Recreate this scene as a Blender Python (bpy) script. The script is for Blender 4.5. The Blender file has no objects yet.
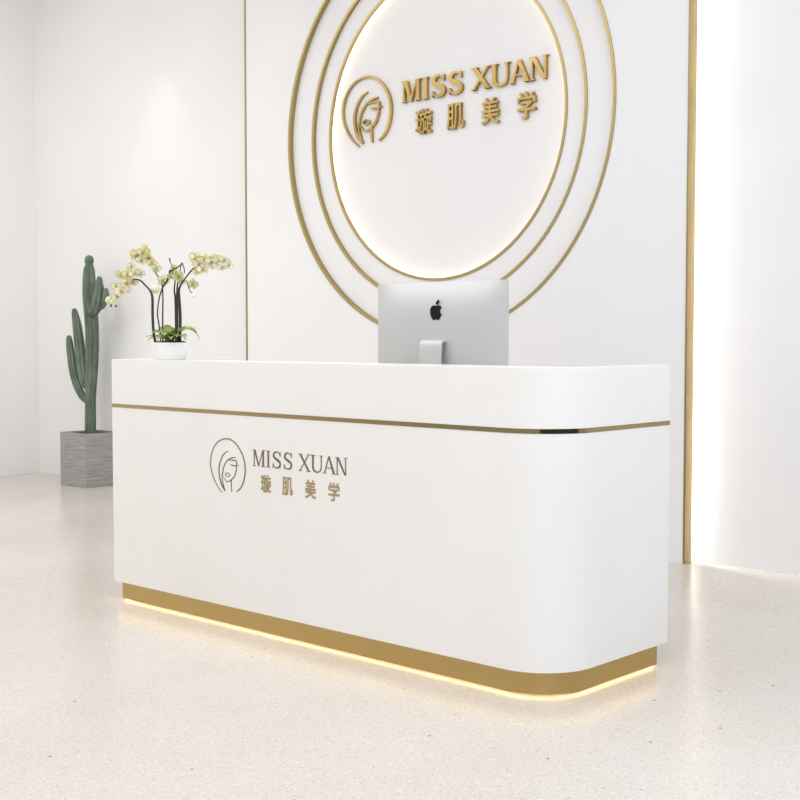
import bpy, bmesh, math, random
from mathutils import Vector, Matrix
PI = math.pi
random.seed(7)
scene = bpy.context.scene
COL = scene.collection

# ------------------------------------------------------------------ camera
EYE = 1.204
PITCH = math.atan(63/1257.0)
YAW = math.radians(42.9)
cam_d = bpy.data.cameras.new('camera')
cam_d.sensor_width = 36
cam_d.lens = 1257/800*36
cam_d.clip_start = 0.05
cam = bpy.data.objects.new('camera', cam_d)
COL.objects.link(cam)
cam.location = (0, 0, EYE)
cam.rotation_euler = (PI/2-PITCH, 0, YAW)
scene.camera = cam

Fv = Vector((-math.sin(YAW)*math.cos(PITCH), math.cos(YAW)*math.cos(PITCH), -math.sin(PITCH)))
Rv = Vector((math.cos(YAW), math.sin(YAW), 0))
Uv = Rv.cross(Fv)
def at(px, py, Y):
    """world point at depth Y seen at pixel (measurement helper)"""
    d = Fv*1257 + Rv*(px-400) + Uv*(400-py)
    return Vector((0, 0, EYE)) + d*(Y/d.y)

# ------------------------------------------------------------------ materials
def lin(c):
    return tuple(((v/255)/12.92 if v/255 <= .04045 else ((v/255+.055)/1.055)**2.4) for v in c) + (1,)
def mat(name, col, rough=.5, metal=0, spec=.5, emit=None, es=0, srgb=True):
    m = bpy.data.materials.new(name); m.use_nodes = True
    b = m.node_tree.nodes['Principled BSDF']
    c = lin(col) if srgb else tuple(col)+(1,)
    b.inputs['Base Color'].default_value = c
    b.inputs['Roughness'].default_value = rough
    b.inputs['Metallic'].default_value = metal
    b.inputs['Specular IOR Level'].default_value = spec
    if emit:
        b.inputs['Emission Color'].default_value = tuple(emit)+(1,)
        b.inputs['Emission Strength'].default_value = es
    return m
def noise_tint(m, c1, c2, scale=(1,1,1), nscale=3, detail=3, lo=.35, hi=.65, bump=0):
    nt = m.node_tree; b = nt.nodes['Principled BSDF']
    tc = nt.nodes.new('ShaderNodeTexCoord'); mp = nt.nodes.new('ShaderNodeMapping')
    mp.inputs['Scale'].default_value = scale
    n = nt.nodes.new('ShaderNodeTexNoise'); n.inputs['Scale'].default_value = nscale; n.inputs['Detail'].default_value = detail
    r = nt.nodes.new('ShaderNodeValToRGB')
    r.color_ramp.elements[0].position = lo; r.color_ramp.elements[1].position = hi
    r.color_ramp.elements[0].color = lin(c1); r.color_ramp.elements[1].color = lin(c2)
    L = nt.links.new
    L(tc.outputs['Object'], mp.inputs['Vector']); L(mp.outputs['Vector'], n.inputs['Vector'])
    L(n.outputs['Fac'], r.inputs['Fac']); L(r.outputs['Color'], b.inputs['Base Color'])
    if bump:
        bp = nt.nodes.new('ShaderNodeBump'); bp.inputs['Strength'].default_value = bump; bp.inputs['Distance'].default_value = .004
        L(n.outputs['Fac'], bp.inputs['Height']); L(bp.outputs['Normal'], b.inputs['Normal'])
    return m

M = {}
M['wall'] = noise_tint(mat('wall_paint', (233,231,229), .75, spec=.25), (232,230,228), (235,233,231), nscale=1.3)
M['disc'] = noise_tint(mat('panel_paint', (234,232,231), .7, spec=.25), (233,231,230), (235,233,232), nscale=1.5)
M['lacquer'] = noise_tint(mat('white_lacquer', (236,233,228), .28, spec=.4), (236,232,227), (238,235,231), nscale=2)
M['ceiling'] = mat('ceiling_paint', (238,238,238), .9)
M['gold'] = mat('polished_gold', (.38,.30,.15), .12, 1, srgb=False)
M['gold_brushed'] = mat('brushed_gold', (.42,.325,.14), .3, 1, srgb=False)
M['gold_plinth'] = mat('plinth_gold', (.52,.37,.15), .3, 1, srgb=False)
M['gold_dull'] = mat('satin_gold', (.36,.27,.13), .4, 1, srgb=False)
M['gold_sign'] = noise_tint(mat('sign_gold', (.5,.34,.13), .28, 1, srgb=False), (168,140,84), (188,160,102), nscale=6)
M['gold_print'] = mat('logo_bronze', (126,112,84), .4, .6)
M['gold_print2'] = mat('character_gold', (176,156,116), .4, .6)
M['led'] = mat('led_cool', (255,255,255), .5, emit=(1,.985,.97), es=105)
M['led_disc'] = mat('led_halo', (255,255,255), .5, emit=(1,.91,.70), es=6.5)
M['led_warm'] = mat('led_warm', (255,255,255), .5, emit=(1,.80,.46), es=3.2)
M['alu'] = mat('brushed_aluminium', (198,197,195), .45, .35)
M['alu_dark'] = mat('aluminium_slot', (60,60,60), .5, .5)
M['black'] = mat('logo_black', (16,16,17), .6, spec=.2)
M['screen'] = mat('screen_glass', (12,12,14), .08)
M['ceramic'] = mat('white_ceramic', (246,245,243), .25)
M['soil'] = noise_tint(mat('soil', (45,40,34), .95), (28,26,22), (66,58,46), nscale=60)
M['moss'] = noise_tint(mat('moss', (60,70,35), .95), (40,44,24), (86,100,48), nscale=60)
M['stem'] = mat('orchid_stem', (40,34,31), .5)
M['stem_green'] = mat('orchid_twig', (92,86,66), .5)
M['leaf'] = noise_tint(mat('orchid_leaf', (110,135,60), .5), (166,186,112), (226,233,180), nscale=18)
M['petal'] = noise_tint(mat('petal_cream', (236,228,180), .6), (243,238,202), (250,246,230), nscale=14)
M['petal_yellow'] = noise_tint(mat('petal_yellow', (226,222,140), .6), (238,235,176), (247,244,206), nscale=14)
M['petal_green'] = noise_tint(mat('bud_green', (216,222,170), .6), (214,222,166), (238,241,208), nscale=20)
M['lip'] = mat('orchid_lip', (226,202,146), .6)
for k in ('petal', 'petal_yellow', 'petal_green', 'leaf'):
    M[k].node_tree.nodes['Principled BSDF'].inputs['Subsurface Weight'].default_value = .15 if k != 'leaf' else .05
    M[k].node_tree.nodes['Principled BSDF'].inputs['Subsurface Radius'].default_value = (.01,.01,.005)
M['cactus'] = noise_tint(mat('cactus_skin', (80,94,78), .65), (78,92,76), (110,122,102), scale=(1,1,.4), nscale=16)
M['concrete'] = noise_tint(mat('streaked_concrete', (150,147,143), .85), (134,131,127), (172,169,165), scale=(1.2,1.2,16), nscale=5, detail=6, lo=.3, hi=.7, bump=.35)

# terrazzo floor
mf = mat('terrazzo', (224,217,208), .24, spec=.5)
nt = mf.node_tree; b = nt.nodes['Principled BSDF']; L = nt.links.new
tc = nt.nodes.new('ShaderNodeTexCoord')
n1 = nt.nodes.new('ShaderNodeTexNoise'); n1.inputs['Scale'].default_value = 1.1; n1.inputs['Detail'].default_value = 4
r1 = nt.nodes.new('ShaderNodeValToRGB')
r1.color_ramp.elements[0].position=.35; r1.color_ramp.elements[1].position=.65
r1.color_ramp.elements[0].color=lin((199,189,177)); r1.color_ramp.elements[1].color=lin((205,198,190))
L(tc.outputs['Object'], n1.inputs['Vector']); L(n1.outputs['Fac'], r1.inputs['Fac'])
def speck(scale, thr, col, prev, keep=.5, fac=1.0):
    v = nt.nodes.new('ShaderNodeTexVoronoi'); v.inputs['Scale'].default_value = scale
    L(tc.outputs['Object'], v.inputs['Vector'])
    lt = nt.nodes.new('ShaderNodeMath'); lt.operation='LESS_THAN'; lt.inputs[1].default_value = thr
    L(v.outputs['Distance'], lt.inputs[0])
    sep = nt.nodes.new('ShaderNodeSeparateColor'); L(v.outputs['Color'], sep.inputs[0])
    gt = nt.nodes.new('ShaderNodeMath'); gt.operation='LESS_THAN'; gt.inputs[1].default_value = keep
    L(sep.outputs[0], gt.inputs[0])
    ml = nt.nodes.new('ShaderNodeMath'); ml.operation='MULTIPLY'; L(lt.outputs[0], ml.inputs[0]); L(gt.outputs[0], ml.inputs[1])
    m2 = nt.nodes.new('ShaderNodeMath'); m2.operation='MULTIPLY'; m2.inputs[1].default_value = fac; L(ml.outputs[0], m2.inputs[0])
    mx = nt.nodes.new('ShaderNodeMix'); mx.data_type='RGBA'
    L(m2.outputs[0], mx.inputs['Factor']); L(prev, mx.inputs['A']); mx.inputs['B'].default_value = lin(col)
    return mx.outputs['Result']
o = r1.outputs['Color']
o = speck(70, .42, (196,188,176), o, .45, .55)
o = speck(95, .40, (222,217,210), o, .5, .45)
o = speck(120, .34, (172,163,150), o, .2, .7)
o = speck(48, .16, (150,142,128), o, .16, .8)
o = speck(10, .055, (110,104,96), o, .5, .9)
L(o, b.inputs['Base Color'])
M['floor'] = mf

# ------------------------------------------------------------------ helpers
def origin(o):
    v = Vector((0, 0, 0))
    while o: v += o.location; o = o.parent
    return v
def obj(name, bm, m, parent=None, smooth=False, mats=None):
    me = bpy.data.meshes.new(name)
    bmesh.ops.recalc_face_normals(bm, faces=bm.faces)
    bm.to_mesh(me); bm.free()
    for mm in (mats or [m]): me.materials.append(mm)
    ob = bpy.data.objects.new(name, me); COL.objects.link(ob)
    if parent:
        ob.parent = parent
        me.transform(Matrix.Translation(-origin(parent)))
    if smooth:
        for p in me.polygons: p.use_smooth = True
    return ob
def smooth_by_angle(ob, ang=35):
    me = ob.data
    bm = bmesh.new(); bm.from_mesh(me)
    for e in bm.edges:
        if len(e.link_faces) == 2: e.smooth = e.calc_face_angle() < math.radians(ang)
    bm.to_mesh(me); bm.free()
    for p in me.polygons: p.use_smooth = True
def thing(name, label, cat, loc, group=None):
    o = bpy.data.objects.new(name, None); COL.objects.link(o)
    o.empty_display_size = .05
    o.location = loc; o['label'] = label; o['category'] = cat
    if group: o['group'] = group
    bpy.context.view_layer.update()
    return o
def tag(o, label, cat, group=None):
    o['label'] = label; o['category'] = cat
    if group: o['group'] = group
    return o
def struct(name, bm, m, mats=None):
    o = obj(name, bm, m, mats=mats); o['kind'] = 'structure'; return o
def box(bm, x0, x1, y0, y1, z0, z1, bev=0, seg=2):
    g = bmesh.ops.create_cube(bm, size=1)
    for v in g['verts']:
        v.co = Vector(((x0+x1)/2+v.co.x*(x1-x0), (y0+y1)/2+v.co.y*(y1-y0), (z0+z1)/2+v.co.z*(z1-z0)))
    if bev:
        es = list({e for v in g['verts'] for e in v.link_edges})
        bmesh.ops.bevel(bm, geom=es, offset=bev, segments=seg, affect='EDGES', profile=.5)
    return g['verts']
def prism(bm, pts, z0, z1, mi=0):
    """closed XY outline extruded in z"""
    lo = [bm.verts.new((x, y, z0)) for x, y in pts]; hi = [bm.verts.new((x, y, z1)) for x, y in pts]
    n = len(pts)
    fs = [bm.faces.new(lo[::-1]), bm.faces.new(hi)]
    for i in range(n): fs.append(bm.faces.new((lo[i], lo[(i+1)%n], hi[(i+1)%n], hi[i])))
    for f in fs: f.material_index = mi
def loft(bm, rings, close=True, caps=True):
    R = [[bm.verts.new(p) for p in r] for r in rings]
    for a, c in zip(R[:-1], R[1:]):
        n = len(a)
        for i in range(n if close else n-1):
            bm.faces.new((a[i], a[(i+1)%n], c[(i+1)%n], c[i]))
    if caps and close:
        bm.faces.new(R[0][::-1]); bm.faces.new(R[-1])
    return R
def catmull(pts, n=8):
    P = [Vector(p) for p in pts]
    P = [P[0]*2-P[1]] + P + [P[-1]*2-P[-2]]
    out = []
    for i in range(1, len(P)-2):
        a, b_, c, d = P[i-1:i+3]
        for k in range(n):
            t = k/n
            out.append(.5*((2*b_)+(c-a)*t+(2*a-5*b_+4*c-d)*t*t+(3*b_-3*c+d-a)*t**3))
    out.append(P[-2].copy())
    return out
def tube(bm, pts, radii, seg=10, ribs=0, ribd=.0, n=6, capround=True):
    C = catmull(pts, n)
    rr = [Vector((r, 0, 0)) for r in radii]; Rr = [max(v.x, .0004) for v in catmull(rr, n)]
    if capround:   # dome on the far end
        r = Rr[-1]; d = (C[-1]-C[-2]).normalized(); base = C[-1].copy()
        for k in (.35, .65, .87, .98):
            C.append(base+d*r*k); Rr.append(r*math.sqrt(max(0, 1-k*k)))
    t0 = (C[1]-C[0]).normalized()
    ref = Vector((0, 1, 0)) if abs(t0.y) < .9 else Vector((1, 0, 0))
    nrm = (ref - t0*ref.dot(t0)).normalized()
    rings = []
    for i, c in enumerate(C):
        t = (C[min(i+1, len(C)-1)] - C[max(i-1, 0)]).normalized()
        nrm = (nrm - t*nrm.dot(t)).normalized(); bn = t.cross(nrm)
        ring = []
        for k in range(seg):
            a = 2*PI*k/seg; r = Rr[i]
            if ribs: r *= 1-ribd*(.5-.5*math.cos(ribs*a))
            ring.append(c + nrm*math.cos(a)*r + bn*math.sin(a)*r)
        rings.append(ring)
    loft(bm, rings)

# ------------------------------------------------------------------ setting
YW = 5.887          # front of the feature panel
YB = 5.987          # the wall behind it
XL = -9.94          # left wall
PX0, PX1 = -6.966, -3.415
CH = 4.4
bm = bmesh.new(); box(bm, -10.2, 1.2, -4.0, 6.2, -.1, 0); struct('floor', bm, M['floor'])
bm = bmesh.new(); box(bm, -10.2, 1.2, YB, 6.2, 0, CH); struct('wall_back', bm, M['wall'])
bm = bmesh.new(); box(bm, -10.2, XL, -4.0, YB, 0, CH); struct('wall_left', bm, M['wall'])
bm = bmesh.new(); box(bm, -10.2, 1.2, -4.0, 6.2, CH, CH+.1); struct('ceiling', bm, M['ceiling'])

# feature panel with three stepped round recesses
CX, CZ = -5.19, 2.53
R_O, R_M, R_I = 1.332, 1.125, .975
bm = bmesh.new()
NS = 144
import bisect
def rect_pt(a, x0, x1, z0, z1):
    dx, dz = math.cos(a), math.sin(a); t = 1e9
    if dx > 1e-9: t = min(t, (x1-CX)/dx)
    if dx < -1e-9: t = min(t, (x0-CX)/dx)
    if dz > 1e-9: t = min(t, (z1-CZ)/dz)
    if dz < -1e-9: t = min(t, (z0-CZ)/dz)
    return CX+dx*t, CZ+dz*t
angs = [2*PI*i/NS for i in range(NS)]
for x in (PX0, PX1):
    for z in (0, CH): angs.append(math.atan2(z-CZ, x-CX) % (2*PI))
angs = sorted(angs); n = len(angs)
def ring_v(r, y): return [bm.verts.new((CX+r*math.cos(a), y, CZ+r*math.sin(a))) for a in angs]
def bridge(a, c):
    for i in range(n): bm.faces.new((a[i], a[(i+1)%n], c[(i+1)%n], c[i]))
outer = [bm.verts.new((p[0], YW, p[1])) for p in (rect_pt(a, PX0, PX1, 0, CH) for a in angs)]
back = [bm.verts.new((p[0], YW+.07, p[1])) for p in (rect_pt(a, PX0, PX1, 0, CH) for a in angs)]
r0 = ring_v(R_O, YW); r0b = ring_v(R_O, YW+.03)
r1_ = ring_v(R_M, YW+.03); r1b = ring_v(R_M, YW+.05)
r2 = ring_v(R_I, YW+.05); r2a = ring_v(R_I, YW+.054); r2b = ring_v(R_I+.02, YW+.054); r2c = ring_v(R_I+.02, YW+.085)
rb = ring_v(R_I+.02, YW+.0995); ri = ring_v(R_I+.04, YW+.0995); rj = ring_v(R_I+.04, YW+.07)
for a, c in ((back, outer), (outer, r0), (r0, r0b), (r0b, r1_), (r1_, r1b), (r1b, r2), (r2, r2a), (r2a, r2b), (r2b, r2c)): bridge(a, c)
bm.faces.new(r2c)
bridge(r2c, rb); bridge(rb, ri); bridge(ri, rj); bridge(rj, back)
wp = obj('trim_1', bm, M['disc']); wp['kind'] = 'structure'
wp.name = 'wall_panel'
# cleat that holds the panel off the wall (behind it, out of sight)
bm = bmesh.new(); box(bm, PX0+.06, PX0+.10, YW+.0701, YB, 0, CH)
struct('trim_3', bm, M['wall'])
bm = bmesh.new(); box(bm, PX1-.10, PX1-.06, YW+.0701, YB, 0, CH)
struct('trim_4', bm, M['wall'])

# gold edge trims of the panel
def edge_trim(name, xa, xb, xs):
    bm = bmesh.new()
    box(bm, xa, xb, YW-.006, YW+.070, 0, CH, .0015, 1)
    o = struct(name, bm, M['gold_dull'])
edge_trim('trim_1', PX1, PX1+.012, 0)
edge_trim('trim_2', PX0-.014, PX0, 0)
# light channels behind the panel edges
def led_strip(x0, x1, label):
    bm = bmesh.new(); box(bm, x0, x1, YW+.078, YB-.006, .03, CH-.01)
    o = obj('light_strip', bm, M['led']); tag(o, label, 'light strip', None)
led_strip(PX1-.055, PX1-.045, 'white vertical light strip glowing behind the right edge of the round logo panel')
bm = bmesh.new(); box(bm, PX0+.045, PX0+.055, YW+.078, YB-.006, .03, CH-.01)
M['led_weak'] = mat('led_weak', (255,255,255), .5, emit=(1,.95,.85), es=2.5)
o = obj('light_strip', bm, M['led_weak']); tag(o, 'faint vertical light strip behind the left edge of the round logo panel', 'light strip')

# gold ring bands
def lathe_band(name, r0_, r1_, y0, y1, m, label, cat, parent=None):
    bm = bmesh.new(); N = 192
    rings = []
    for i in range(N):
        a = 2*PI*i/N
        rings.append([(CX+r*math.cos(a), y, CZ+r*math.sin(a)) for r, y in ((r0_, y0), (r1_, y0), (r1_, y1), (r0_, y1))])
    R = [[bm.verts.new(p) for p in r] for r in rings]
    for i in range(N):
        a, c = R[i], R[(i+1)%N]
        for k in range(4): bm.faces.new((a[k], a[(k+1)%4], c[(k+1)%4], c[k]))
    ob = obj(name, bm, m, parent); smooth_by_angle(ob, 40)
    if label: tag(ob, label, cat, 'concentric gold rings on the wall panel')
    return ob
lathe_band('gold_ring', R_O-.018, R_O, YW-.006, YW+.0298, M['gold_brushed'], 'outermost and largest of the three thin gold rings around the wall logo', 'ring')
lathe_band('gold_ring', R_M-.018, R_M, YW+.024, YW+.0498, M['gold_brushed'], 'middle of the three thin gold rings around the wall logo', 'ring')
ring3 = lathe_band('gold_ring', R_I-.017, R_I-.0002, YW+.044, YW+.062, M['gold_brushed'], 'innermost gold ring glowing around the backlit wall logo', 'ring')
l3 = lathe_band('light_strip', R_I+.012, R_I+.019, YW+.0625, YW+.084, M['led_disc'], None, None, ring3)

# unseen low block, added so the gold stripe's corner reflects something dark
M['reflection_dark'] = mat('reflection_dark', (14,14,15), .4)
bm = bmesh.new(); box(bm, 1.2, 1.3, -2.2, 4.6, 0, .75); struct('reflection_block_right', bm, M['reflection_dark'])

# ------------------------------------------------------------------ reception desk
DX0, DX1, DY0, DY1, DH = -4.857, -2.378, 3.293, 3.995, 1.104
RAD = .21
ZG0, ZG1, ZB = .886, .902, .090
def outline(inset=0.0, y1=None, x0=None):
    r = RAD-inset; xa = (DX0 if x0 is None else x0)+inset; xb = DX1-inset; ya = DY0+inset; yb = (DY1 if y1 is None else y1)
    pts = [(xa, yb)]
    rl = .012
    for k in range(5):
        a = PI+PI/2*k/4; pts.append((xa+rl+rl*math.cos(a), ya+rl+rl*math.sin(a)))
    for k in range(33):
        a = -PI/2+PI/2*k/32; pts.append((xb-r+r*math.cos(a), ya+r+r*math.sin(a)))
    pts.append((xb, yb))
    return pts
def shell_outline(ins, tf, ts, tr):
    """open-backed U: outer outline, then inner outline back"""
    o_ = outline(ins)
    xa, xb = DX0+ts, DX1-tr; ya = DY0+tf; r = max(RAD-tf, .04)
    inn = [(xb, DY1)]
    for k in range(13):
        a = 0-PI/2*k/12; inn.append((xb-r+r*math.cos(a), ya+r+r*math.sin(a)))
    inn += [(xa, ya), (xa, DY1)]
    return o_ + inn
desk = thing('reception_desk', 'long white lacquered reception desk with rounded corner, gold stripe and gold lit plinth', 'desk', ((DX0+DX1)/2, (DY0+DY1)/2, 0))
TF, TS, TR = .19, .035, .06
bm = bmesh.new(); prism(bm, shell_outline(0, TF, TS, TR), ZB, ZG0)
body = o = obj('body', bm, M['lacquer'], desk); smooth_by_angle(o, 20)
bm = bmesh.new(); prism(bm, shell_outline(0, TF, TS, TR), ZG1, DH)
bmesh.ops.recalc_face_normals(bm, faces=bm.faces)
es = [e for e in bm.edges if all(abs(v.co.z-DH) < 1e-6 for v in e.verts)]
bmesh.ops.bevel(bm, geom=es, offset=.003, segments=2, affect='EDGES')
o = obj('raised_counter', bm, M['lacquer'], desk); smooth_by_angle(o, 20)
bm = bmesh.new(); prism(bm, shell_outline(-.0015, TF, TS, TR), ZG0, ZG1)
o = obj('gold_stripe', bm, M['gold'], desk); smooth_by_angle(o, 20)
bm = bmesh.new(); box(bm, DX0+TS+.001, DX1-TR-.001, DY0+TF+.001, DY1-.01, .865, .896, .002)
o = obj('worktop', bm, M['lacquer'], desk)
PI_ = .027
bm = bmesh.new()
prism(bm, [(x, y) for x, y in outline(PI_, y1=DY1-.0)], .009, ZB)
for v in bm.verts:
    if v.co.y > DY1-.001: v.co.y = DY1-PI_
o = obj('plinth', bm, M['gold_plinth'], desk); smooth_by_angle(o, 20)
def strip_under(a, b_, z0, z1, y1, m):
    bm = bmesh.new(); op = outline(a, y1=y1); ip = outline(b_, y1=y1)
    q = [[bm.verts.new((x, y, z)) for x, y in p] for p, z in ((op, z1), (op, z0), (ip, z0), (ip, z1))]
    for i in range(len(op)-1):
        for k in range(4): bm.faces.new((q[k][i], q[k][i+1], q[(k+1)%4][i+1], q[(k+1)%4][i]))
    obj('light_strip', bm, m, desk)
M['led_edge'] = mat('led_edge', (255,255,255), .5, emit=(1,.80,.45), es=6)
strip_under(.012, .022, ZB-.0012, ZB-.0002, DY1-.01, M['led_edge'])
strip_under(PI_+.006, PI_+.018, .0068, .0088, DY1-PI_-.004, M['led_warm'])
# recessed feet that carry the plinth
for x in (DX0+.25, -3.6, DX1-.35):
    bm = bmesh.new(); box(bm, x-.03, x+.03, DY0+.3, DY0+.5, 0, .0088)
    obj('foot', bm, M['black'], desk)

# ------------------------------------------------------------------ lettering
def extr(bm, poly, f, y0, y1):
    """poly in (u, v) letter units -> prism between y0 (front) and y1"""
    a = [bm.verts.new((*[f(u, v)[0]], y0, f(u, v)[1])) for u, v in poly]
    c = [bm.verts.new((f(u, v)[0], y1, f(u, v)[1])) for u, v in poly]
    n = len(poly); bm.faces.new(a); bm.faces.new(c[::-1])
    for i in range(n): bm.faces.new((a[i], c[i], c[(i+1)%n], a[(i+1)%n]))
def ribbon(bm, pts, ws, f, y0, y1, n=6):
    C = catmull([Vector((p[0], p[1], 0)) for p in pts], n)
    W = [v.x for v in catmull([Vector((w, 0, 0)) for w in ws], n)]
    Lf, Rt = [], []
    for i, c in enumerate(C):
        t = (C[min(i+1, len(C)-1)]-C[max(i-1, 0)]); t.normalize(); nn = Vector((-t.y, t.x, 0))
        Lf.append(c+nn*W[i]/2); Rt.append(c-nn*W[i]/2)
    q = lambda p, y: bm.verts.new((f(p.x, p.y)[0], y, f(p.x, p.y)[1]))
    A = [q(p, y0) for p in Lf]; B = [q(p, y0) for p in Rt]; A2 = [q(p, y1) for p in Lf]; B2 = [q(p, y1) for p in Rt]
    for i in range(len(C)-1):
        bm.faces.new((A[i], A[i+1], B[i+1], B[i])); bm.faces.new((A2[i], B2[i], B2[i+1], A2[i+1]))
        bm.faces.new((A[i], A2[i], A2[i+1], A[i+1])); bm.faces.new((B[i], B[i+1], B2[i+1], B2[i]))
    bm.faces.new((A[0], B[0], B2[0], A2[0])); bm.faces.new((A[-1], A2[-1], B2[-1], B[-1]))
def para(x0, x1, z0, x2, x3, z1):     # quad: bottom x0..x1 at z0, top x2..x3 at z1
    return [(x0, z0), (x1, z0), (x3, z1), (x2, z1)]
def serif(x, z, w, h=.035):
    return [(x-w/2, z), (x+w/2, z), (x+w/2, z+h), (x-w/2, z+h)]
def glyph(ch, k):
    """(polygons, ribbons); k = thick stroke width, t = thin stroke"""
    t = k*.5; P = []; Rb = []
    if ch == 'I':
        P = [para(.20-k/2, .20+k/2, 0, .20-k/2, .20+k/2, 1), serif(.20, 0, .36), serif(.20, .965, .36)]
    elif ch == 'M':
        P = [para(.17-t/2, .17+t/2, 0, .17-t/2, .17+t/2, 1), para(.98-k/2, .98+k/2, 0, .98-k/2, .98+k/2, 1),
             para(.57-t*.5, .57+t*.8, 0, .17-t*.5, .17+k*.95, 1), para(.57-t*.6, .57+t*.4, 0, .98-t, .98, 1),
             serif(.17, 0, .30), serif(.98, 0, .36), serif(.12, .965, .22), serif(1.05, .965, .22)]
    elif ch == 'X':
        P = [para(.93-k*.62, .93+k*.62, 0, .17-k*.62, .17+k*.62, 1), para(.15-t*.6, .15+t*.6, 0, .90-t*.6, .90+t*.6, 1),
             serif(.15, 0, .30), serif(.91, 0, .36), serif(.18, .965, .36), serif(.90, .965, .30)]
    elif ch == 'A':
        P = [para(.92-k*.6, .92+k*.6, 0, .51-k*.6, .51+k*.35, 1), para(.13-t*.6, .13+t*.6, 0, .51-t*.9, .51+t*.2, 1),
             para(.27, .76, .31, .29, .74, .36), serif(.13, 0, .28), serif(.91, 0, .34)]
    elif ch == 'N':
        P = [para(.15-t/2, .15+t/2, 0, .15-t/2, .15+t/2, 1), para(.86-t/2, .86+t/2, 0, .86-t/2, .86+t/2, 1),
             para(.86-k*.8, .86+t/2, 0, .15-t/2, .15+k*.9, 1), serif(.15, 0, .30), serif(.86, .965, .30), serif(.10, .965, .22)]
    elif ch == 'U':
        P = [serif(.19, .965, .38), serif(.87, .965, .30)]
        Rb = [([(.19, 1), (.19, .62), (.19, .33), (.26, .13), (.42, .045), (.55, .03), (.72, .07), (.84, .2), (.87, .40), (.87, .7), (.87, 1)],
               [k, k, k, k*.9, t*1.3, t, t, t, t, t, t])]
    elif ch == 'S':
        P = [para(.70, .74, .70, .69, .74, .99), para(.07, .11, .0, .07, .12, .30)]
        Rb = [([(.71, .74), (.62, .91), (.44, .975), (.25, .93), (.15, .78), (.20, .64), (.38, .54), (.55, .46), (.69, .34), (.70, .18), (.57, .06), (.38, .02), (.20, .08), (.09, .27)],
               [t*.6, t*.8, t, k*.8, k*.95, k, k*1.1, k*1.1, k, k*.95, k*.8, t, t*.8, t*.6])]
    return P, Rb
WORD = [('M', 0, 1.2), ('I', 1.27, .40), ('S', 1.80, .83), ('S', 2.79, .83), ('X', 4.12, 1.08), ('U', 5.19, 1.06), ('A', 6.22, 1.06), ('N', 7.25, .98)]
GW = dict(M=1.17, I=.40, S=.80, X=1.08, U=1.04, A=1.06, N=1.02)
def word(parent, x0, z0, cap, y0, y1, m, k=.19, ch_=1.0):
    for ch, u, w in WORD:
        bm = bmesh.new(); s = w/GW[ch]
        fx = lambda a, b_: (x0+(u+a*s)*cap, z0+b_*cap*ch_)
        P, Rb = glyph(ch, k)
        for i, p in enumerate(P): extr(bm, p, fx, y0+.00003*i, y1)
        for p, ws in Rb: ribbon(bm, p, ws, fx, y0-.00002, y1)
        obj('letter', bm, m, parent)
def characters(parent, centres, zc, w, h, y0, y1, m, bold):
    for ch, xc in zip('\u7487\u808c\u7f8e\u5b66', centres):
        cu = bpy.data.curves.new('character', 'FONT'); cu.body = ch; cu.size = 1; cu.extrude = .5; cu.offset = bold; cu.resolution_u = 4
        tmp = bpy.data.objects.new('character', cu); COL.objects.link(tmp)
        dg = bpy.context.evaluated_depsgraph_get(); dg.update()
        me = bpy.data.meshes.new_from_object(tmp.evaluated_get(dg))
        bpy.data.objects.remove(tmp)
        xs = [v.co.x for v in me.vertices]; ys = [v.co.y for v in me.vertices]; zs = [v.co.z for v in me.vertices]
        ax, bx_, ay, by = min(xs), max(xs), min(ys), max(ys)
        az, bz = min(zs), max(zs)
        sx, sy = w/(bx_-ax), h/(by-ay)
        for v in me.vertices:
            x, y, z = v.co
            v.co = (xc+(x-(ax+bx_)/2)*sx, y1+(y0-y1)*(z-az)/(bz-az), zc+(y-(ay+by)/2)*sy)
        me.transform(Matrix.Translation(-origin(parent)))
        me.materials.clear(); me.materials.append(m)
        ob = bpy.data.objects.new('character', me); COL.objects.link(ob); ob.parent = parent
EMB = dict(
 circle=([(-.296,-.895),(-.575,-.685),(-.835,-.354),(-.974,.027),(-.92,.416),(-.701,.736),(-.377,.933),(.068,.991),(.443,.865),(.731,.619),(.915,.331),(.976,.002),(.915,-.342),(.751,-.618),(.504,-.792)],
         [.03,.06,.08,.085,.08,.075,.07,.07,.075,.09,.10,.11,.11,.09,.06]),
 hair=([(.046,.578),(-.187,.474),(-.379,.258),(-.487,-.03),(-.466,-.334),(-.338,-.619),(-.147,-.814)], [.03,.07,.09,.11,.11,.13,.06]),
 lock=([(-.337,-.228),(-.295,-.474),(-.232,-.661),(-.147,-.814)], [.03,.07,.08,.05]),
 fringe=([(.464,.384),(.235,.345),(-.018,.243),(-.209,.027),(-.295,-.233),(-.295,-.474)], [.03,.08,.08,.08,.07,.04]),
 brow=([(.088,.245),(.318,.275),(.484,.254),(.525,.146)], [.03,.06,.08,.06]),
 eye=([(.151,.118),(.359,.092),(.628,.109)], [.04,.08,.03]),
 jaw=([(.504,.18),(.484,-.027),(.38,-.266),(.192,-.408),(.023,-.485),(-.104,-.459),(-.231,-.331)], [.05,.08,.09,.08,.06,.05,.03]),
 lips=([(-.146,-.235),(-.06,-.190),(.05,-.190),(.129,-.252),(.04,-.302),(-.07,-.298),(-.146,-.235)], [.05]*7),
 neck=([(.213,-.381),(.2,-.588),(.225,-.823)], [.06,.08,.06]))
def emblem(parent, xc, zc, r, y0, y1, m, wk=1.0, rx=None):
    bm = bmesh.new(); i = 0
    for k, (p, w) in EMB.items():
        ribbon(bm, p, [q*wk for q in w], lambda a, b_: (xc+a*(rx or r), zc+b_*r), y0+.00004*i, y1); i += 1
    return obj('emblem', bm, m, parent)

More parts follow.
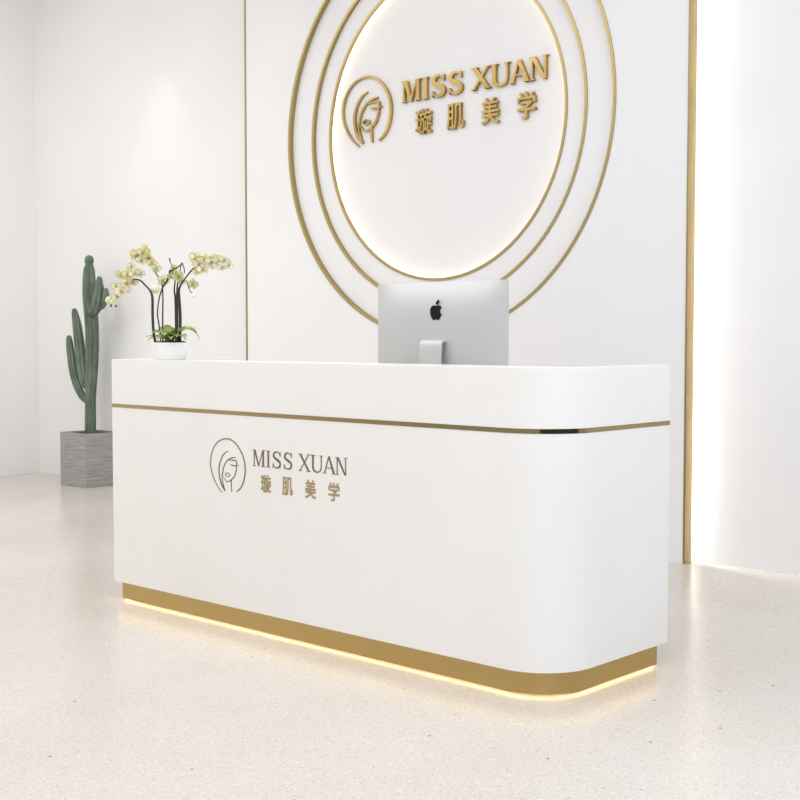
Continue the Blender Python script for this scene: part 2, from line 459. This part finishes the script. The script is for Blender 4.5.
YD = YW+.085
sign = thing('wall_sign', 'raised gold MISS XUAN logo sign with face emblem inside the rings', 'sign', (CX, YD, 2.45))
word(sign, -5.520, 2.698, .1405, YD-.024, YD-.0002, M['gold_sign'], k=.20, ch_=.95)
characters(sign, (-5.330, -5.068, -4.793, -4.520), 2.561, .134, .158, YD-.024, YD-.0002, M['gold_sign'], .013)
emblem(sign, -5.838, 2.672, .238, YD-.018, YD-.0002, M['gold_sign'], .8, .226)

word(body, -3.872, .686, .0662, DY0-.0015, DY0+.0005, M['gold_print'], k=.135)
characters(body, (-3.790, -3.662, -3.530, -3.400), .619, .062, .073, DY0-.0015, DY0+.0005, M['gold_print2'], .018)
emblem(body, -4.028, .667, .120, DY0-.0015, DY0+.0005, M['gold_print'], .5, .114)

# ------------------------------------------------------------------ computer
SY = 3.75
A = at(378, 284.5, SY); B_ = at(508, 279.5, SY)
mx0, mx1, mzt = A.x, B_.x, 1.420
mc = (mx0+mx1)/2; mz0 = .975
comp = thing('desktop_computer', 'silver all-in-one desktop computer seen from behind, standing on the reception desk', 'computer', (mc, SY+.03, .896))
bm = bmesh.new()
# housing: flat rim with a gently bulged back (towards -Y)
NX, NZ = 24, 18
rows = []
def rr_pt(i, j, dy_scale=1):
    u = -1+2*i/NX; v = -1+2*j/NZ
    x = mc+u*(mx1-mx0)/2; z = (mz0+mzt)/2+v*(mzt-mz0)/2
    bul = .038*max(0, (1-u**4))*max(0, (1-v**4))
    return (x, SY-bul, z)
grid = [[bm.verts.new(rr_pt(i, j)) for i in range(NX+1)] for j in range(NZ+1)]
for j in range(NZ):
    for i in range(NX): bm.faces.new((grid[j][i], grid[j][i+1], grid[j+1][i+1], grid[j+1][i]))
per = grid[0][:] + [grid[j][NX] for j in range(1, NZ+1)] + grid[NZ][::-1][1:] + [grid[j][0] for j in range(NZ-1, 0, -1)]
fr = [bm.verts.new((v.co.x, SY+.006, v.co.z)) for v in per]
for i in range(len(per)): bm.faces.new((per[i], per[(i+1)%len(per)], fr[(i+1)%len(per)], fr[i]))
bm.faces.new(fr)
housing = o = obj('housing', bm, M['alu'], comp); smooth_by_angle(o, 40)
bm = bmesh.new(); box(bm, mx0+.002, mx1-.002, SY+.0062, SY+.009, mz0+.09, mzt-.002, .001, 1); obj('screen', bm, M['screen'], comp)
bm = bmesh.new(); box(bm, mx0+.002, mx1-.002, SY+.0062, SY+.009, mz0+.002, mz0+.088, .001, 1); obj('chin', bm, M['alu'], comp)
# bent stand: foot plate and neck as one folded sheet
bm = bmesh.new()
prof = [(SY-.028, 1.190), (SY-.052, 1.186), (SY-.064, 1.160), (SY-.072, 1.00), (SY-.078, .92), (SY-.072, .903), (SY-.06, .8985), (SY+.11, .8985)]
C = catmull([Vector((0, p[0], p[1])) for p in prof], 5)
W2 = .056
ringsL = []
for i, c in enumerate(C):
    t = (C[min(i+1, len(C)-1)]-C[max(i-1, 0)]).normalized(); nn = Vector((0, -t.z, t.y))*.004
    w = W2 if c.z > .95 else W2+(.95-c.z)*.9
    ringsL.append([(mc-w+.008, (c-nn).y, max((c-nn).z, .8963)), (mc+w+.008, (c-nn).y, max((c-nn).z, .8963)), (mc+w+.008, (c+nn).y, max((c+nn).z, .8963)), (mc-w+.008, (c+nn).y, max((c+nn).z, .8963))])
loft(bm, ringsL)
o = obj('stand', bm, M['alu'], comp); smooth_by_angle(o, 40)
# black logo: bitten apple with leaf
ap = at(436, 311, SY-.038)
apple = [(0,.62),(.18,.70),(.40,.72),(.62,.62),(.76,.48),(.60,.32),(.54,.10),(.60,-.12),(.80,-.28),(.66,-.62),(.46,-.88),(.28,-.95),(.08,-.87),(-.06,-.86),(-.26,-.95),(-.46,-.88),(-.70,-.56),(-.84,-.16),(-.86,.20),(-.72,.52),(-.48,.70),(-.24,.71)]
sharp = 22
cp = catmull([Vector((x, y, 0)) for x, y in apple+[apple[0]]], 4)[:-1]
LR = .0345
bm = bmesh.new()
f_ = lambda a, b_: (ap.x+a*LR, ap.z+b_*LR-.003)
extr(bm, [(p.x, p.y) for p in cp], f_, SY-.0398, SY-.034)
leaf = [(0,.80),(.02,1.0),(.14,1.2),(.36,1.36),(.38,1.12),(.24,.90),(.10,.80)]
extr(bm, leaf, f_, SY-.0398, SY-.034)
obj('logo', bm, M['black'], housing)

# ------------------------------------------------------------------ cactus
pot = thing('potted_cactus', 'tall branching green cactus in a square grey concrete planter by the wall', 'plant', (-8.79, 5.77, 0))
px0, px1, py0, py1, ph = -8.985, -8.622, 5.60, 5.943, .432
bm = bmesh.new()
def sq(x0, x1, y0, y1, z): return [(x0, y0, z), (x1, y0, z), (x1, y1, z), (x0, y1, z)]
t_ = .022
loft(bm, [sq(px0+.004, px1-.004, py0+.004, py1-.004, .0), sq(px0, px1, py0, py1, .004), sq(px0, px1, py0, py1, ph), sq(px0+t_, px1-t_, py0+t_, py1-t_, ph), sq(px0+t_, px1-t_, py0+t_, py1-t_, ph-.05)])
o = obj('planter', bm, M['concrete'], pot)
bm = bmesh.new(); box(bm, px0+t_+.001, px1-t_-.001, py0+t_+.001, py1-t_-.001, ph-.0495, ph-.012); obj('soil', bm, M['soil'], pot)
YC = 5.77
def cpx(l, Y=YC): return [at(x, y, Y) for x, y in l]
sc_ = 1/122.0
bm = bmesh.new()
tube(bm, cpx([(90.3,440),(90.5,420),(90.6,397),(91.5,375),(92.2,350),(92.0,330),(91,313),(89.6,295),(89.2,280),(89.1,270),(89.2,264.5),(89.2,261),(89.2,259.5)]),
     [v*sc_ for v in (5.6,5.6,5.4,6.1,6.7,6.8,7.0,7.1,6.5,5.6,3.9,4.7,4.4)], seg=48, ribs=8, ribd=.30, n=6)
o = obj('trunk', bm, M['cactus'], pot, smooth=True)
def arm(l, r, Y=YC, ribs=7):
    bm = bmesh.new()
    P = []
    for i, q in enumerate(l): P.append(at(q[0], q[1], q[2] if len(q) > 2 else Y))
    tube(bm, P, [v*sc_ for v in r], seg=42, ribs=ribs, ribd=.28, n=6)
    obj('arm', bm, M['cactus'], pot, smooth=True)
arm([(89,401,YC),(83,397,YC-.02),(77,385,YC-.03),(73,370,YC-.03),(71,355,YC-.03),(69.5,343,YC-.03),(69,338,YC-.03)], (3.6,4.0,4.2,4.2,4.1,3.6,2.9))
arm([(89,388,YC),(84.5,383,YC-.01),(81.5,365,YC-.01),(79.5,345,YC-.01),(77,325,YC-.01),(75,314,YC-.01),(74.5,311,YC-.01)], (3.0,4.4,5.2,5.2,4.6,3.4,2.7))
arm([(90,312,YC-.02),(94.5,310,YC-.07),(98,302,YC-.08),(99.5,292,YC-.08),(99.5,283,YC-.08),(99.5,279,YC-.08)], (3.4,5.4,5.8,5.0,3.7,2.8))
arm([(97,308,YC-.07),(101.5,306,YC-.06),(104.5,300,YC-.06),(106,294,YC-.06),(106,290.5,YC-.06)], (2.8,3.5,3.5,3.2,2.5))

# ------------------------------------------------------------------ orchid
OY = 3.395
bc = at(170.9, 359.5, OY); bc.z = DH
orch = thing('potted_orchid', 'cream and yellow moth orchid in a low white bowl on the desk end', 'plant', (bc.x, OY, DH))
bm = bmesh.new()
N = 48
prof = [(.0, 0), (.060, 0), (.064, .003), (.076, .03), (.086, .062), (.0875, .076), (.084, .076), (.081, .066), (.0, .066)]
rings = [[(bc.x+max(r, .0005)*math.cos(2*PI*i/N), OY+max(r, .0005)*math.sin(2*PI*i/N), DH+z) for i in range(N)] for r, z in prof]
loft(bm, rings)
o = obj('bowl', bm, M['ceramic'], orch); smooth_by_angle(o, 50)
bm = bmesh.new()
rings = [[(bc.x+r*math.cos(2*PI*i/N), OY+r*math.sin(2*PI*i/N), DH+z) for i in range(N)] for r, z in ((.079, .0662), (.079, .074), (.055, .083), (.002, .086))]
loft(bm, rings); obj('moss', bm, M['moss'], orch, smooth=True)
S2 = 1/223.0
def stem(l, r, m='stem', nm='stem'):
    bm = bmesh.new(); tube(bm, [at(x, y, Y) for x, y, Y in l], [v*S2 for v in r], seg=8, n=5)
    obj(nm, bm, M[m], orch, smooth=True)
a0, a1, a2 = OY-.03, OY, OY+.03
stem([(155.5,342.5,a0),(153.6,333,a0),(152.6,315,a0),(152.3,297,a0),(149.5,290,a0),(145,285,a0),(141,281,a0),(137,279.5,a0),(131,280,a0),(124,285,a0),(116,294,a0),(109,301,a0)], (1.35,1.35,1.35,1.3,1.0,.9,.85,.8,.6,.6,.5,.4))
stem([(161,342.5,a1),(159,325,a1),(157.5,313,a1),(159.3,298,a1),(163,287,a1),(167,281,a1),(169,275,a1),(170.5,271.5,a1),(174,269.5,a1),(178,267,a1),(182,264,a1)], (.6,.7,.7,.7,.8,.9,.9,.8,.8,.7,.5))
stem([(162.6,342.5,a2),(162.7,315,a2),(162.8,295,a2),(161.5,282,a2),(157,275,a2),(152,266,a2),(148,258,a2),(141,254,a2),(136,257,a2)], (.75,.75,.7,.7,.6,.6,.6,.5,.4))
stem([(176.3,342.5,a0),(175.9,315,a0),(175.3,298,a0),(174.3,290,a0),(175,280,a0),(173,273,a0),(170.5,270,a0),(169,272,a0)], (1.2,1.2,1.1,.8,.7,.6,.6,.5))
stem([(179.8,342.5,a1),(180.2,318,a1),(179.3,300,a1),(178.9,290,a1),(182,283,a1),(187,276,a1),(192,270,a1),(197,266,a1),(203,263,a1),(212,262,a1),(222,263,a1)], (1.5,1.5,1.4,1.2,.7,.7,.8,.7,.6,.5,.4))
stem([(177.6,342.5,a2),(177.4,310,a2),(177,290,a2),(179,276,a2),(181,266,a2),(182,263,a2),(184,268,a2),(184.5,273,a2)], (.9,.9,.8,.6,.5,.6,.5,.4))
stem([(184,279,a0),(187,282,a0),(189,289,a0),(192,293,a0)], (.4,.5,.45,.5), 'stem_green', 'twig')
stem([(173,269,a0),(171,264,a0),(169.5,259,a0)], (.4,.4,.9), 'stem_green', 'twig')
# leaves
def leaf_mesh(base, tip, width, bow, side=Vector((0, -1, 0)), sag=0.0):
    bm = bmesh.new(); n = 12; d = tip-base
    s = d.cross(Vector((0, 0, 1)))
    if s.length < 1e-4: s = Vector((1, 0, 0))
    s.normalize(); s = (s+side*.0).normalized()
    rows = []
    for i in range(n+1):
        t = i/n; c = base+d*t+Vector((0, 0, bow*4*t*(1-t)-sag*t*t))
        w = width*(math.sin(PI*min(1, t*.93+.07))**.75)*(.5+.5*(1-t)**.2)
        row = []
        for k in range(-2, 3):
            q = k/2; row.append(bm.verts.new(c+s*w*q/2+Vector((0, 0, .18*width*abs(q)))))
        rows.append(row)
    for a, c in zip(rows[:-1], rows[1:]):
        for k in range(4): bm.faces.new((a[k], a[k+1], c[k+1], c[k]))
    g = bmesh.ops.solidify(bm, geom=bm.faces[:], thickness=.0014)
    obj('leaf', bm, M['leaf'], orch, smooth=True)
b0 = Vector((bc.x, OY, DH+.082))
def lf(x, y, Y, w, bow, sx=0, sag=0, bx=None):
    base = b0+Vector((sx, 0, 0)) if bx is None else at(*bx)
    leaf_mesh(base, at(x, y, Y), w, bow, sag=sag)
lf(167, 327, OY-.015, .060, .010, -.015)
lf(157, 341, OY-.080, .060, .020, -.01)
lf(152, 334, OY-.06, .050, .020, -.02)
lf(177, 338, OY-.085, .056, .020, .01)
lf(164, 338, OY-.09, .056, .026, -.01)
lf(148, 341, OY-.03, .034, .020, -.02)
lf(146, 337, OY+.03, .022, .012, -.03)
lf(196, 333, OY+.00, .062, .030, .005)
lf(186, 341, OY-.075, .058, .022, .01)
lf(200.5, 341, OY+.02, .022, .062, .02)
lf(160, 329, OY+.03, .050, .018, -.0)
lf(180, 332, OY+.06, .040, .014, .0)
lf(171, 341, OY-.088, .050, .020, .0)
lf(153, 331, OY+.05, .036, .012, -.01)
lf(172, 329, OY-.045, .050, .008, .0)
# flowers
def flower(px, py, Y, size, m, facing, roll, nm='flower'):
    c = at(px, py, Y); size = size*S2
    f = Vector(facing).normalized(); up = Vector((0, 0, 1)); r = up.cross(f)
    if r.length < .01: r = Vector((1, 0, 0))
    r.normalize(); u = f.cross(r).normalized()
    def petal(ang, ln, wd, cup, mi=0, start=.04):
        ca, sa = math.cos(ang+roll), math.sin(ang+roll)
        dr = r*ca+u*sa; sd = -r*sa+u*ca
        n = 6; rows = []
        for i in range(n+1):
            t = i/n; w = wd*(math.sin(PI*(t*.86+.07))**.6)
            cc = c+dr*(start+t)*ln+f*(cup*t*t*ln)
            rows.append([bm.verts.new(cc+sd*w*q/2+f*(.12*wd*q*q)) for q in (-1, -.5, 0, .5, 1)])
        for a, b2 in zip(rows[:-1], rows[1:]):
            for k in range(4):
                fc = bm.faces.new((a[k], a[k+1], b2[k+1], b2[k])); fc.material_index = mi
    R_ = size; bm = bmesh.new()
    petal(0.12, R_, R_*1.05, .10); petal(PI-.12, R_, R_*1.05, .10)
    petal(PI/2, R_*.95, R_*.62, -.08); petal(-PI*.30, R_*.95, R_*.60, -.08); petal(-PI*.70, R_*.95, R_*.60, -.08)
    bmesh.ops.solidify(bm, geom=bm.faces[:], thickness=.0008)
    for fa in bm.faces: fa.smooth = True
    fl = obj(nm, bm, m, orch); bm = bmesh.new()
    petal(-PI/2, R_*.42, R_*.34, .9, 1, .02)
    petal(-PI/2+.9, R_*.26, R_*.2, 1.2, 1); petal(-PI/2-.9, R_*.26, R_*.2, 1.2, 1)
    bmesh.ops.solidify(bm, geom=bm.faces[:], thickness=.0008)
    for fa in bm.faces: fa.smooth = True
    for fa in bm.faces: fa.material_index = 0
    obj('lip', bm, M['lip'], fl)
def bud(px, py, Y, w, h, m, nm='bud'):
    c = at(px, py, Y); bm = bmesh.new()
    bmesh.ops.create_uvsphere(bm, u_segments=14, v_segments=9, radius=1)
    for v in bm.verts:
        k = 1-.25*v.co.z
        v.co = c+Vector((v.co.x*w*S2*k/2, v.co.y*w*S2*k/2, v.co.z*h*S2/2))
    obj(nm, bm, m, orch, smooth=True)
cam_dir = (-bc).normalized() if False else Vector((-bc.x, -OY, EYE-1.3)).normalized()
def fdir(): return cam_dir+Vector((random.uniform(-.7, .5), random.uniform(-.3, .3), random.uniform(-.45, .25)))
Y_, Cm, Gr = M['petal_yellow'], M['petal'], M['petal_green']
for (x, y, Y, s, m) in [
    (137.0,255.5,a2,7.2,Y_), (143.5,251.5,a2,6.8,Y_), (149.0,257,a2,6.2,Y_), (141.5,260,a2,5.2,Cm), (152,263,a2,5.0,Y_), (156.5,268,a2,5.0,Gr), (145.5,247.8,a2+.02,4.4,Y_),
    (132.0,266,a0,5.2,Cm), (121.5,274.5,a0,6.0,Cm), (128.5,274,a0,6.6,Cm), (134.5,273,a0-.02,5.6,Cm), (141,273,a0,5.0,Cm), (127,283,a0-.02,6.2,Cm), (133,281.5,a0,5.2,Cm),
    (116.5,286,a0,5.6,Cm), (121.5,291,a0-.02,6.2,Cm), (117,296.5,a0,5.2,Cm), (126,290,a0+.02,5.0,Cm),
    (163,280.5,a1,5.6,Gr), (171.5,276,a1-.02,4.4,Gr), (178.5,275.5,a0,6.6,Gr), (182,281,a1,4.2,Gr), (174,268,a2,3.8,Gr), (192.5,284,a1,5.4,Gr),
    (195.5,258,a1,6.4,Y_), (199.5,264,a1-.02,6.8,Cm), (205.5,260,a1,6.6,Y_), (203,269,a1-.02,5.6,Cm), (211.5,263,a1,6.2,Cm), (197,271,a1,4.6,Y_), (214.5,258,a1+.02,5.2,Y_),
    (219,261.5,a1,6.2,Cm), (225,260,a1,5.8,Cm), (222,266.5,a1-.02,5.2,Cm), (229.0,264.5,a1,4.4,Cm)]:
    flower(x, y, Y, s*1.06, m, fdir(), random.uniform(-.6, .6))
for (x, y, Y, w, h, m) in [(155,289,a1,9,9,Gr), (108.5,300,a0,7,7.5,Gr), (112.5,301.5,a0-.01,5.5,6,Gr), (111,305.5,a0,2.4,3.5,M['stem_green']), (116,306,a0,2.2,3.2,M['stem_green']),
    (193.5,295.5,a0,3.8,5,Gr), (187.5,296.5,a0,2.2,3.5,Gr), (190.5,281,a1,4,5,Gr), (231.5,267.5,a1,2.4,3,Gr)]:
    bud(x, y, Y, w, h, m)

# ------------------------------------------------------------------ light
w = bpy.data.worlds.new('world'); scene.world = w; w.use_nodes = True
w.node_tree.nodes['Background'].inputs[0].default_value = (.95, .975, 1, 1)
w.node_tree.nodes['Background'].inputs[1].default_value = .60
def area(name, loc, target, sx, sy, power, col):
    l = bpy.data.lights.new(name, 'AREA'); l.shape = 'RECTANGLE'; l.size = sx; l.size_y = sy; l.energy = power; l.color = col
    o = bpy.data.objects.new(name, l); COL.objects.link(o); o.location = loc
    o.rotation_euler = (Vector(target)-Vector(loc)).to_track_quat('-Z', 'Y').to_euler(); return o
area('overhead_fill', (-4.7, .5, 4.35), (-4.7, .5, 0), 10.4, 7.4, 330, (.945, .97, 1))  # broad overhead fill added for even room brightness, not a real fixture
area('right_cool_fill', (1.0, 2.0, 2.75), (-4, 3.0, 1.8), 5, 2.6, 110, (.74, .84, 1))  # cool fill added from the right to brighten the desk side, no window modelled
area('left_wall_fill', (-6.6, 2.2, 3.7), (-10, 2.4, 1.7), 1.6, 2.4, 54, (.95, .975, 1))  # out-of-view fill added to brighten the left wall
def spot(loc, target, power, size, blend, col=(1, .97, .93)):
    l = bpy.data.lights.new('downlight', 'SPOT'); l.energy = power; l.spot_size = math.radians(size); l.spot_blend = blend; l.color = col; l.shadow_soft_size = .03
    o = bpy.data.objects.new('downlight', l); COL.objects.link(o); o.location = loc
    o.rotation_euler = (Vector(target)-Vector(loc)).to_track_quat('-Z', 'Y').to_euler(); return o
spot((-8.07, 5.62, 4.15), (-8.07, 5.72, 0), 24, 45, .6)

vs = scene.view_settings
vs.view_transform = 'Standard'; vs.look = 'None'; vs.gamma = 1; vs.use_curve_mapping = False; vs.exposure = -.04
scene.cycles.max_bounces = 12; scene.cycles.diffuse_bounces = 6
scene.cycles.sample_clamp_indirect = 6
